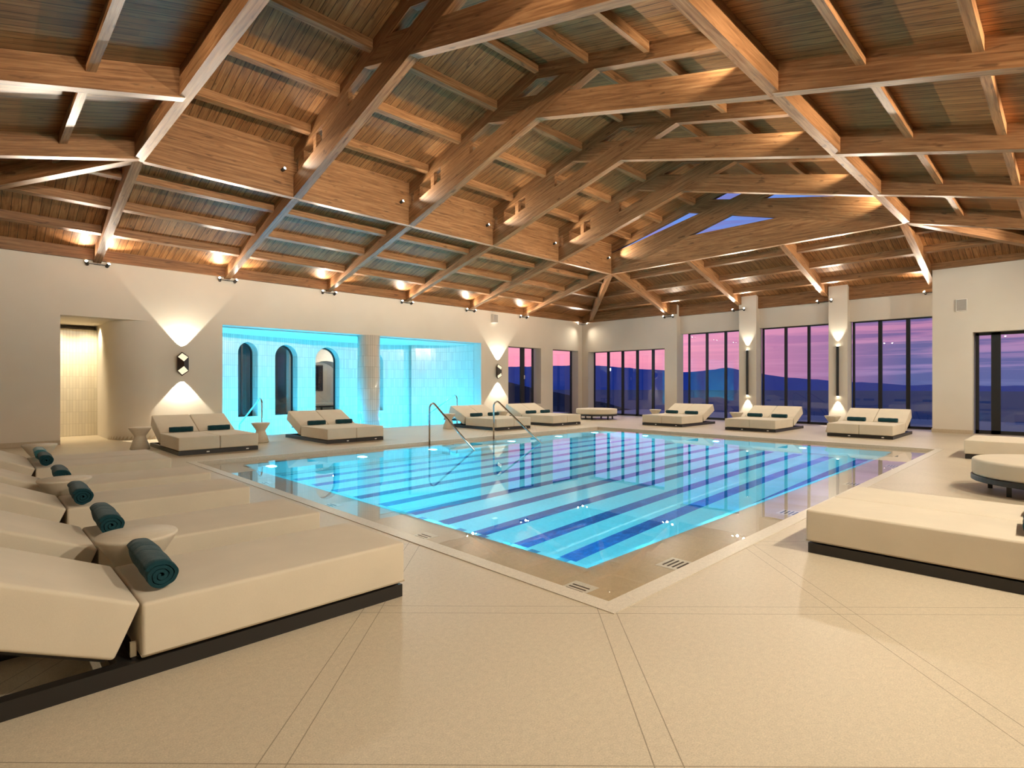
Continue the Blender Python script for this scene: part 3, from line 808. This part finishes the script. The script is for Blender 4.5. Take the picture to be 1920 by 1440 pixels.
DD = [((.515, 9.12, 0), 0, 'double lounger at the back of the left row, beside the last side table', 'double loungers'),
      ((3.44, 12.90, 0), -PI / 2, 'double lounger below the wall sconce beside the niche', 'double loungers'),
      ((6.32, 12.90, 0), -PI / 2, 'double lounger in front of the arches and the tiled column', 'double loungers'),
      ((11.38, 12.88, 0), -PI / 2, 'double lounger behind the pool handrails near the plunge pool corner', 'double loungers'),
      ((13.80, 12.88, 0), -PI / 2, 'double lounger under the left wall window with two panes', 'double loungers'),
      ((17.08, 9.17, 0), PI, 'double lounger in front of the far wall, nearest the far corner', 'double loungers'),
      ((17.08, 6.40, 0), PI, 'double lounger by the far wall between the two column lights', 'double loungers'),
      ((17.02, 3.70, 0), PI, 'double lounger by the far wall in front of the rightmost tall window', 'double loungers'),
      ((5.36, .06, 0), PI / 2, 'large double lounger at the right edge nearest the viewer', 'double loungers'),
      ((13.25, -.05, 0), PI / 2, 'double lounger at the right edge in front of the glass door', 'double loungers')]
Dm = make_lounger(2, DD[0][2], DD[0][3]); Dm.location = DD[0][0]
for loc, rz, lb, gp in DD[1:]: dup(Dm, loc, rz, lb, gp)

# ------------------------------------------------------------------ towels
def towel_mesh(L, r, mat, name='rolled_towel', seed=0):
    rnd = random.Random(seed); m = MB(); turns = 3.1; N = 110; NL = 9; pit = (r - .010) / turns; th = pit * .74
    prof_o = []; prof_i = []
    for k in range(N + 1):
        f = k / N; a = -f * turns * 2 * PI + 2.6
        ro_ = r - (r - .010 - th * .2) * f; ri = max(ro_ - th, .003)
        wob = 1 + .03 * math.sin(3 * a + seed) + .02 * math.sin(7 * a)
        sq = .92
        prof_o.append((ro_ * wob * math.cos(a), ro_ * wob * math.sin(a) * sq)); prof_i.append((ri * wob * math.cos(a), ri * wob * math.sin(a) * sq))
    ring = prof_o + prof_i[::-1]; n = len(ring)
    vs = []
    for j in range(NL + 1):
        y = -L / 2 + L * j / NL; sc = 1 + .025 * math.sin(j * 1.9 + seed) - (.05 if j in (0, NL) else 0)
        for x, z in ring: vs.append((x * sc, y + .003 * math.sin(5 * x / r), z * sc))
    fs = [(j * n + k, j * n + (k + 1) % n, (j + 1) * n + (k + 1) % n, (j + 1) * n + k) for j in range(NL) for k in range(n)]
    m.add(vs, fs, True)
    for j in (0, NL):
        o = j * n
        cap = []
        for k in range(N): cap.append((k, k + 1, n - 2 - k, n - 1 - k))
        m.add(vs[o:o + n], cap if j else [c[::-1] for c in cap], False)
    mn = min(v[2] for v in m.v); m.v = [(x, y, z - mn) for x, y, z in m.v]
    o = m.build(name, mat, local=True)
    return o
tw = []
protoL = towel_mesh(.56, .078, 'towel', seed=1); protoD = towel_mesh(.42, .066, 'towel', seed=4)
SEAT = .340
def towel(proto, loc, rz, label, group, first):
    o = proto if first else proto.copy()
    if not first: COL.objects.link(o)
    o.location = loc; o.rotation_euler.z = rz; tag(o, label, 'towel', group)
    return o
TL = [(3.29, 'dark teal rolled towel on the lounger nearest the viewer'), (4.58, 'dark teal rolled towel just behind the nearest side table'),
      (5.83, 'dark teal rolled towel on the third lounger of the left row'), (7.20, 'dark teal rolled towel behind the second side table'),
      (8.80, 'dark teal rolled towel on the near half of the last left row lounger')]
for k, (y, lb) in enumerate(TL): towel(protoL, (.655, y, SEAT), R(-2), lb, 'rolled towels in the left row', k == 0)
o = protoL.copy(); o.data = protoL.data.copy(); COL.objects.link(o); o.location = (.66, 9.55, SEAT); o.data.materials[0] = M['towel_pale']
tag(o, 'paler teal rolled towel at the far end of the left row', 'towel', 'rolled towels in the left row')
first = True
names = {1: 'lounger below the wall sconce', 2: 'lounger in front of the arches', 3: 'lounger behind the handrails', 4: 'lounger under the two-pane window',
         5: 'lounger nearest the far corner', 6: 'lounger between the column lights', 7: 'lounger by the rightmost window', 8: 'big lounger at the right edge'}
for i in range(1, 9):
    (lx, ly, _), rz, _, _ = DD[i]
    for k, wd in ((-1, 0), (1, 1)):
        c, s = math.cos(rz), math.sin(rz)
        px, py = .115, k * .355
        X, Y = lx + c * px - s * py, ly + s * px + c * py
        if i in (1, 2, 3, 4): side = 'left' if X < lx else 'right'
        elif i == 8: side = 'near' if X < lx else 'far'
        else: side = 'left' if Y > ly else 'right'
        towel(protoD if i != 8 else protoD, (X, Y, SEAT), rz + R(2 * k), 'teal rolled towel on the %s half of the %s' % (side, names[i]), 'rolled towels on the double loungers', first)
        first = False

# ------------------------------------------------------------------ side tables, ottomans
prof = [(0, 0), (.165, 0), (.175, .012), (.118, .20), (.098, .255), (.105, .285), (.125, .31), (.198, .425), (.202, .437), (.196, .446), (0, .446)]
TT = [((.69, 3.79), 'hourglass side table nearest the viewer, between the first two loungers'), ((.62, 6.48), 'hourglass side table second in the left row, partly hidden by a towel'),
      ((.72, 10.45), 'hourglass side table at the far end of the left row'), ((2.46, 13.25), 'hourglass side table beside the niche, left of a double lounger'),
      ((4.72, 12.95), 'hourglass side table in front of the plunge pool steps'), ((10.22, 13.1), 'hourglass side table left of the lounger behind the handrails'),
      ((12.6, 13.25), 'hourglass side table between two loungers under the right wall sconce'), ((17.1, 10.24), 'hourglass side table by the five-pane far window'),
      ((17.15, 7.40), 'hourglass side table below the left column light'), ((17.1, 4.68), 'hourglass side table below the right column light')]
t0 = None
for (x, y), lb in TT:
    if t0 is None:
        t0 = MB().lathe(prof, n=56).build('side_table', 'table_stone', local=True); o = t0
        md = None
    else: o = t0.copy(); COL.objects.link(o)
    o.location = (x, y, 0); tag(o, lb, 'side table', 'hourglass side tables')
def ottoman(c, r, label):
    e = empty('round_ottoman', (*c, 0), label, 'ottoman', 'round ottomans')
    hh = .40; th = .20; rr = .035
    pf = [(0, hh - th)] + [(r - rr + rr * math.sin(a), hh - th + rr - rr * math.cos(a)) for a in [k * PI / 12 for k in range(7)]] + \
         [(r - rr + rr * math.cos(a), hh - rr + rr * math.sin(a)) for a in [k * PI / 12 for k in range(7)]] + [(r * .6, hh + .006), (0, hh + .008)]
    MB().lathe(pf, n=72).build('cushion', 'cushion', e, local=True)
    MB().lathe([(0, .135), (r - .0, .135), (r + .008, .14), (r + .008, .195), (r - .0, .20), (0, .20)], n=72, smooth=False).build('frame', 'dark_metal', e, local=True)
    for k in range(6):
        a = 2 * PI * k / 6 + .35
        x, y = (r - .16) * math.cos(a), (r - .16) * math.sin(a)
        MB().box(x - .022, x + .022, y - .022, y + .022, 0, .136).build('leg', 'dark_metal', e, local=True)
ottoman((9.08, .12), .78, 'round ottoman on dark legs at the right edge, between two double loungers')
ottoman((17.2, 12.85), .78, 'round ottoman on dark legs in the far corner')

# ------------------------------------------------------------------ handrails
def handrail(x, y0, y1, ztop, zend, zbase, label, drop=0):
    s = 1 if y1 > y0 else -1; r = .13
    L = abs(y1 - y0); sl = math.atan2(ztop - zend, L)
    P = [(x, y0, zbase), (x, y0, ztop - r)]
    # bend from vertical to the slope
    tot = PI / 2 + sl
    for k in range(1, 15):
        a = tot * k / 14
        P.append((x, y0 + s * (r - r * math.cos(a)), ztop - r + r * math.sin(a)))
    P.append((x, y1, zend))
    if drop:
        P[-1] = (x, y1 - s * .03, zend + .015); P += [(x, y1, zend - .03), (x, y1, zend - drop)]
    e = empty('handrail', (x, y0, zbase), label, 'handrail', 'steel pool handrails')
    MB().tube(P, .021, 14).build('tube', 'steel', e)
    MB().cyl((x, y0, zbase), (x, y0, zbase + .012), .05).build('base_flange', 'steel', e)
handrail(7.45, 10.25, 8.62, .885, -.10, ZLEDGE, 'left of the two steel handrails entering the main pool')
handrail(9.43, 10.25, 8.55, .885, -.10, ZLEDGE, 'right of the two steel handrails entering the main pool')
handrail(5.35, 14.6, 16.25, .95, .20, 0, 'steel handrail at the left end of the plunge pool', .9)
handrail(11.75, 14.6, 16.25, .95, .24, 0, 'steel handrail at the right end of the plunge pool', .9)

# ------------------------------------------------------------------ lights
WARM = (1.0, .895, .72); WARM2 = (1.0, .84, .66)
def spot(loc, target, power, angle, blend=.3, rad=.03, col=WARM):
    l = bpy.data.lights.new('spot_lamp', 'SPOT'); l.energy = power; l.spot_size = R(angle); l.spot_blend = blend; l.shadow_soft_size = rad; l.color = col
    o = bpy.data.objects.new('spot_lamp', l); COL.objects.link(o); o.location = loc
    d = Vector(target) - Vector(loc); o.rotation_euler = d.to_track_quat('-Z', 'Y').to_euler(); return o
def point(loc, power, rad=.05, col=WARM):
    l = bpy.data.lights.new('point_lamp', 'POINT'); l.energy = power; l.shadow_soft_size = rad; l.color = col
    o = bpy.data.objects.new('point_lamp', l); COL.objects.link(o); o.location = loc; return o

FL, UPW, RING, THROW = 360, 80, 330, 780
def twin(p, inward, along, label, flood=True, tgt=None, side_gap=.19, fl=1.0, up=1.0, skew=Vector(), throw=1.0, cone=44):
    """wall bracket carrying two spot heads, one on each side of a rafter foot"""
    p = Vector(p); i = Vector(inward); a = Vector(along)
    e = empty('twin_spotlight', p, label, 'spotlight', 'twin spotlights at the rafter feet')
    m = MB(); m.bar(p + i * .005 - a * .06, p + i * .005 + a * .06, .05, .02)
    m.bar(p + i * .04 - a * side_gap, p + i * .04 + a * side_gap, .018, .018); m.bar(p, p + i * .05, .025, .025)
    m.build('bracket', 'dark_metal', e)
    for sg in (-1, 1):
        c = p + i * .05 + a * (side_gap * sg)
        d = (i * .75 + Vector((0, 0, .55)) + a * (.25 * sg)).normalized()
        h = MB().cyl(c - d * .05, c + d * .06, .034, n=16).build('head', 'dark_metal', e)
        MB().cyl(c + d * .0605, c + d * .064, .028, n=16).build('lens', 'lamp_lens', h.parent if False else e)
        q = c + d * .10
        spot(q, q + (i * .8 + Vector((0, 0, .45)) + a * (.2 * sg)), UPW * up, 100, .6, .03, WARM2)
        spot(q, q + (i + Vector((0, 0, .215)) + a * (.12 * sg)), THROW * throw, cone, .8, .03, WARM2)
    if flood:
        c = p + i * .16 + Vector((0, 0, -.02)); t = tgt if tgt else c + i * 5 + skew + Vector((0, 0, -3.6))
        spot(c, t, FL * fl, 128, .8, .03)
for k, x in enumerate(XF):
    twin((x, YW - .01, 4.02), (0, -1, 0), (1, 0, 0), 'twin spotlight below the %s rafter foot from the near end of the left wall' % ordn[k], fl=.40 if k < 3 else .75, throw=1.5)
    twin((x, YB + .01, 3.95), (0, 1, 0), (1, 0, 0), 'twin spotlight below the %s rafter foot on the right wall behind the viewer' % ordn[k], fl=(1.35, 1.75, 1.2, 1.1, 1.1, 1.2)[k], throw=1.5, skew=Vector((1.6 if k > 1 else -.3, 0, 0)))
twin((XW - .06, YW - .06, 4.0), (-.707, -.707, 0), (.707, -.707, 0), 'twin spotlight in the far left corner under the hip rafter', fl=.5)
for k, y in enumerate(YF):
    xx = XW - .01 if k < 3 else 19.84
    twin((xx, y, 3.98), (-1, 0, 0), (0, 1, 0), 'twin spotlight below the %s rafter foot from the left on the far wall' % ordn[k], fl=.8, up=1.0)
for k, y in enumerate(YF[1:]):  # unseen brackets added to brighten the truss chord faces
    twin((XB + .01, y, 3.95), (1, 0, 0), (0, 1, 0), 'added twin spotlight, unseen on the near wall behind the viewer, %s from the left' % ordn[k], flood=False, up=.05, throw=.8, cone=32)
# spot heads on the ring beams, grazing the truss chords
for k, x in enumerate(XF):
    for side, y, s in (('left', YL, -1), ('right', YRr, 1)):
        if k == 0: continue
        p = Vector((x - .30, y + s * .03, 5.62))
        e = empty('beam_spotlight', p, 'small spot head on the %s fascia beam beside the %s truss from the near end' % (side, ordn[k]), 'spotlight', 'spot heads on the fascia beams')
        MB().bar(p - Vector((0, s * .03, 0)), p, .02, .02).build('bracket', 'dark_metal', e)
        d = Vector((.30, s * .85, .35)).normalized()
        MB().cyl(p - d * .04, p + d * .05, .032, n=16).build('head', 'dark_metal', e)
        MB().cyl(p + d * .0505, p + d * .053, .026, n=16).build('lens', 'lamp_lens', e)
        spot(p + d * .08, p + d * .08 + Vector((.09, s * 1.0, .26)), RING, 62, 1.0, .03)

# up-down sconces on the left wall
def sconce(x, label):
    z0, z1 = 1.53, 2.115; w = .125; dp = .21; y = YW
    e = empty('wall_sconce', (x, y, z0), label, 'wall lamp', 'up-down wall sconces')
    pts = [(-w, -.11), (0, -dp), (w, -.11), (0, -.015)]
    cut = .235
    def zz_(q, top): # ends cut on a slant, lower towards the room
        f = (-q[1] - .02) / (dp - .02)
        return (z1 - cut * f) if top else (z0 + cut * f)
    m = MB(); n = len(pts)
    vs = [(x + p[0], y + p[1], zz_(p, False)) for p in pts] + [(x + p[0], y + p[1], zz_(p, True)) for p in pts]
    m.add(vs, [(i, (i + 1) % n, n + (i + 1) % n, n + i) for i in range(n)]); m.box(x - .05, x + .05, y - .025, y, z0 + .12, z1 - .12)
    m.build('body', 'bronze', e)
    for top in (False, True):
        q = [(p[0] * .9, -.035 + (p[1] + .02) * .86) for p in pts]
        m = MB(); m.add([(x + p[0], y + p[1], zz_(p, top) - (.012 if top else -.012)) for p in q], [tuple(range(n))]); m.build('diffuser', 'sconce_lens', e)
    yy = y - .10
    spot((x, yy, z1 + .04), (x, yy + .06, z1 + 2), 210, 80, .12, .012); spot((x, yy, z0 - .04), (x, yy + .06, z0 - 2), 210, 80, .12, .012)
sconce(3.74, 'bronze up-down wall sconce between the niche and the alcove')
sconce(14.42, 'bronze up-down wall sconce between the alcove and the two-pane window')
def column_light(y, label):
    e = empty('column_light', (XW, y, .95), label, 'wall lamp', 'slim up-down column lights')
    MB().box(XW - .075, XW - .02, y - .032, y + .032, .95, 2.53).build('housing', 'dark_metal', e)
    MB().box(XW - .02, XW, y - .02, y + .02, 1.5, 2.0).build('mounting_plate', 'dark_metal', e)
    for z, s in ((2.531, 1), (.949, -1)):
        MB().box(XW - .068, XW - .027, y - .025, y + .025, z - .002, z + .002).build('diffuser', 'lamp_lens', e)
        spot((XW - .085, y, z + s * .03), (XW - .045, y, z + s * 1.5), 70, 62, .55, .012)
column_light(8.05, 'slim black up-down light on the left column of the far wall')
column_light(5.21, 'slim black up-down light on the right column of the far wall')
# niche downlights
for x in (.6, 1.5, 2.2):
    spot((x, 17.25, 2.80), (x, 17.75, .2), 120, 130, 1.0, .08, (1, .84, .58))
# pool lamps
CY = (.02, .68, 1.0)
for x, y, s in UW: spot((x, y - s * .10, -.5), (x, y - s * 4, -1.0), 225, 160, 1.0, .07, CY)
for y in (4.2, 6.2, 8.2):  # no fittings here; near-end spots added to spread the basin light
    for x, q in ((IX0 + .1, 1), (IX1 - .1, -1)): spot((x, y, -.5), (x + q * 4, y, -1.0), 175, 160, 1.0, .07, CY)
CY2 = (.02, .56, 1.0)
for x, y in ((5.6, 17.0), (7.4, 17.5), (9.2, 17.8), (10.9, 17.9)): point((x, y, -.45), 60, .08, CY2)
for x in (5.4, 7.0, 8.0, 10.2, 11.4, 12.6): point((x, 16.35, -.5), 120, .08, CY2)  # front row without fittings, added to light the alcove walls evenly
# relaxation room lamp
point((10.6, 21.0, 2.3), 30, .1)

# wall speakers
def speaker(x0, x1, y0, y1, z0, z1, label):
    e = empty('wall_speaker', ((x0 + x1) / 2, (y0 + y1) / 2, z0), label, 'speaker', 'wall speakers')
    MB().box(x0, x1, y0, y1, z0, z1).build('cabinet', 'white_plate', e)
    if x1 - x0 < y1 - y0: MB().box(x0 - .004, x0 + .01, y0 + .012, y1 - .012, z0 + .012, z1 - .012).build('grille', 'grille', e)
    else: MB().box(x0 + .012, x1 - .012, y0 - .004, y0 + .01, z0 + .012, z1 - .012).build('grille', 'grille', e)
speaker(XD - .05, XD, 1.97, 2.20, 3.28, 3.60, 'small square wall speaker above the glass door')
speaker(14.08, 14.30, YW - .16, YW, 3.66, 3.98, 'small wall speaker above the right wall sconce')

# ------------------------------------------------------------------ outside
mb = MB().box(20.1, 27, YB - 3, 17, -.12, -.06); struct(mb.build('terrace', 'terrace_stone', center=False))
mb = MB(); mb.add([(-9000, -9000, -22), (9000, -9000, -22), (9000, 9000, -22), (-9000, 9000, -22)], [(0, 1, 2, 3)]); struct(mb.build('sea', 'sea_water', center=False))
def vn(x, seed):
    i = math.floor(x); f = x - i; f = f * f * (3 - 2 * f)
    h = lambda k: random.Random(k * 7919 + seed).random()
    return h(i) * (1 - f) + h(i + 1) * f
def ridge(name, az0, az1, rr, hfun, mat, seed, base=-24):
    m = MB(); N = 160; rows = [(rr * .84, 0), (rr * .93, .55), (rr, 1), (rr * 1.12, .5), (rr * 1.25, 0)]
    vs = []
    for k in range(N + 1):
        az = az0 + (az1 - az0) * k / N; a = R(az)
        h = hfun(az) + rr * .0016 * (vn(az * 1.1, seed) - .5) + rr * .0008 * (vn(az * 4.1, seed + 3) - .5)
        for r_, f in rows: vs.append((r_ * math.cos(a), r_ * math.sin(a), base + (h - base) * f))
    n = len(rows)
    m.add(vs, [(k * n + i, (k + 1) * n + i, (k + 1) * n + i + 1, k * n + i + 1) for k in range(N) for i in range(n - 1)], True)
    return m.build(name, mat, center=False)
def lerp(tab):
    def f(a):
        if a <= tab[0][0]: return tab[0][1]
        for (a0, v0), (a1, v1) in zip(tab, tab[1:]):
            if a <= a1: return v0 + (v1 - v0) * (a - a0) / (a1 - a0)
        return tab[-1][1]
    return f
RR = 3200
hA = lerp([(0, -5), (10, 2), (16, 25), (20, 48), (24, 95), (28, 72), (31, 88), (35, 104), (38, 118), (45, 106), (52, 100), (60, 90), (75, 60), (90, 20)])
struct(ridge('hills_far', 2, 95, RR, hA, 'far_hill', 11))
hB = lerp([(26, -22), (31, -2.6), (33.5, -2.0), (36, -1.2), (40, .0), (43, .7), (46, 1.8), (52, 4), (60, 7), (80, 10)])
struct(ridge('hillside_near', 26, 80, 78, hB, 'hillside', 23, -23))

# ------------------------------------------------------------------ dusk sky
w = bpy.data.worlds.new('dusk_sky'); scene.world = w; w.use_nodes = True; nt = w.node_tree
for n_ in list(nt.nodes): nt.nodes.remove(n_)
g = G(nt); out = g.n('ShaderNodeOutputWorld'); bg = g.n('ShaderNodeBackground'); nt.links.new(bg.outputs[0], out.inputs[0])
tc = g.n('ShaderNodeTexCoord').outputs['Generated']; X = g.xyz(tc)
el = X[2]
base = g.ramp(g.m('MULTIPLY_ADD', el, 2.0, .1), [(.08, (.86, .22, .27)), (.22, (.86, .27, .36)), (.34, (.62, .27, .46)), (.50, (.13, .26, .66)), (1.0, (.05, .13, .42))])
# cooler, cloudier sky to the right (towards -Y)
az = g.m('ARCTAN2', X[1], X[0])
cool = g.m('SMOOTHSTEP' if False else 'MULTIPLY_ADD', az, -1.9, 1.32)
cool = g.m('MINIMUM', g.m('MAXIMUM', cool, 0), 1)
cl = g.noise(g.map(tc, (1.3, 1.3, 34)), 2.6, 5, .62, .5)
cl = g.ramp(cl, [(.42, (0, 0, 0)), (.58, (1, 1, 1))])
duskcol = g.ramp(g.m('MULTIPLY_ADD', el, 4.0, .1), [(.08, (.10, .13, .30)), (.22, (.22, .15, .32)), (.45, (.40, .17, .30)), (.62, (.30, .19, .42)), (1, (.12, .24, .60))])
streak = g.mix(g.m('MULTIPLY', cl, .8), duskcol, (.035, .06, .20))
col = g.mix(cool, base, streak)
col = g.mix(g.m('MULTIPLY', g.m('MULTIPLY', cl, .30), g.m('SUBTRACT', 1.0, cool)), col, (.55, .20, .36))
g.put(bg.inputs[0], col); bg.inputs[1].default_value = 1.45

# ------------------------------------------------------------------ camera
cam = bpy.data.cameras.new('camera'); co = bpy.data.objects.new('camera', cam); COL.objects.link(co)
cam.sensor_fit = 'HORIZONTAL'; cam.sensor_width = 36; cam.lens = 1034 / 1920 * 36; cam.shift_y = 2 / 1920; cam.clip_end = 20000; cam.clip_start = .05
yaw = R(45.48); f = Vector((math.cos(yaw), math.sin(yaw), 0))
co.location = (0, 0, 1.3); co.rotation_euler = f.to_track_quat('-Z', 'Y').to_euler()
scene.camera = co
scene.view_settings.view_transform = 'Standard'; scene.view_settings.look = 'None'
scene.view_settings.exposure = 0.12; scene.view_settings.gamma = 1.0; scene.view_settings.use_curve_mapping = False
cy = scene.cycles
cy.use_denoising = True; cy.max_bounces = 8; cy.diffuse_bounces = 4; cy.glossy_bounces = 4; cy.transparent_max_bounces = 16
cy.sample_clamp_indirect = 6.0; cy.caustics_reflective = False
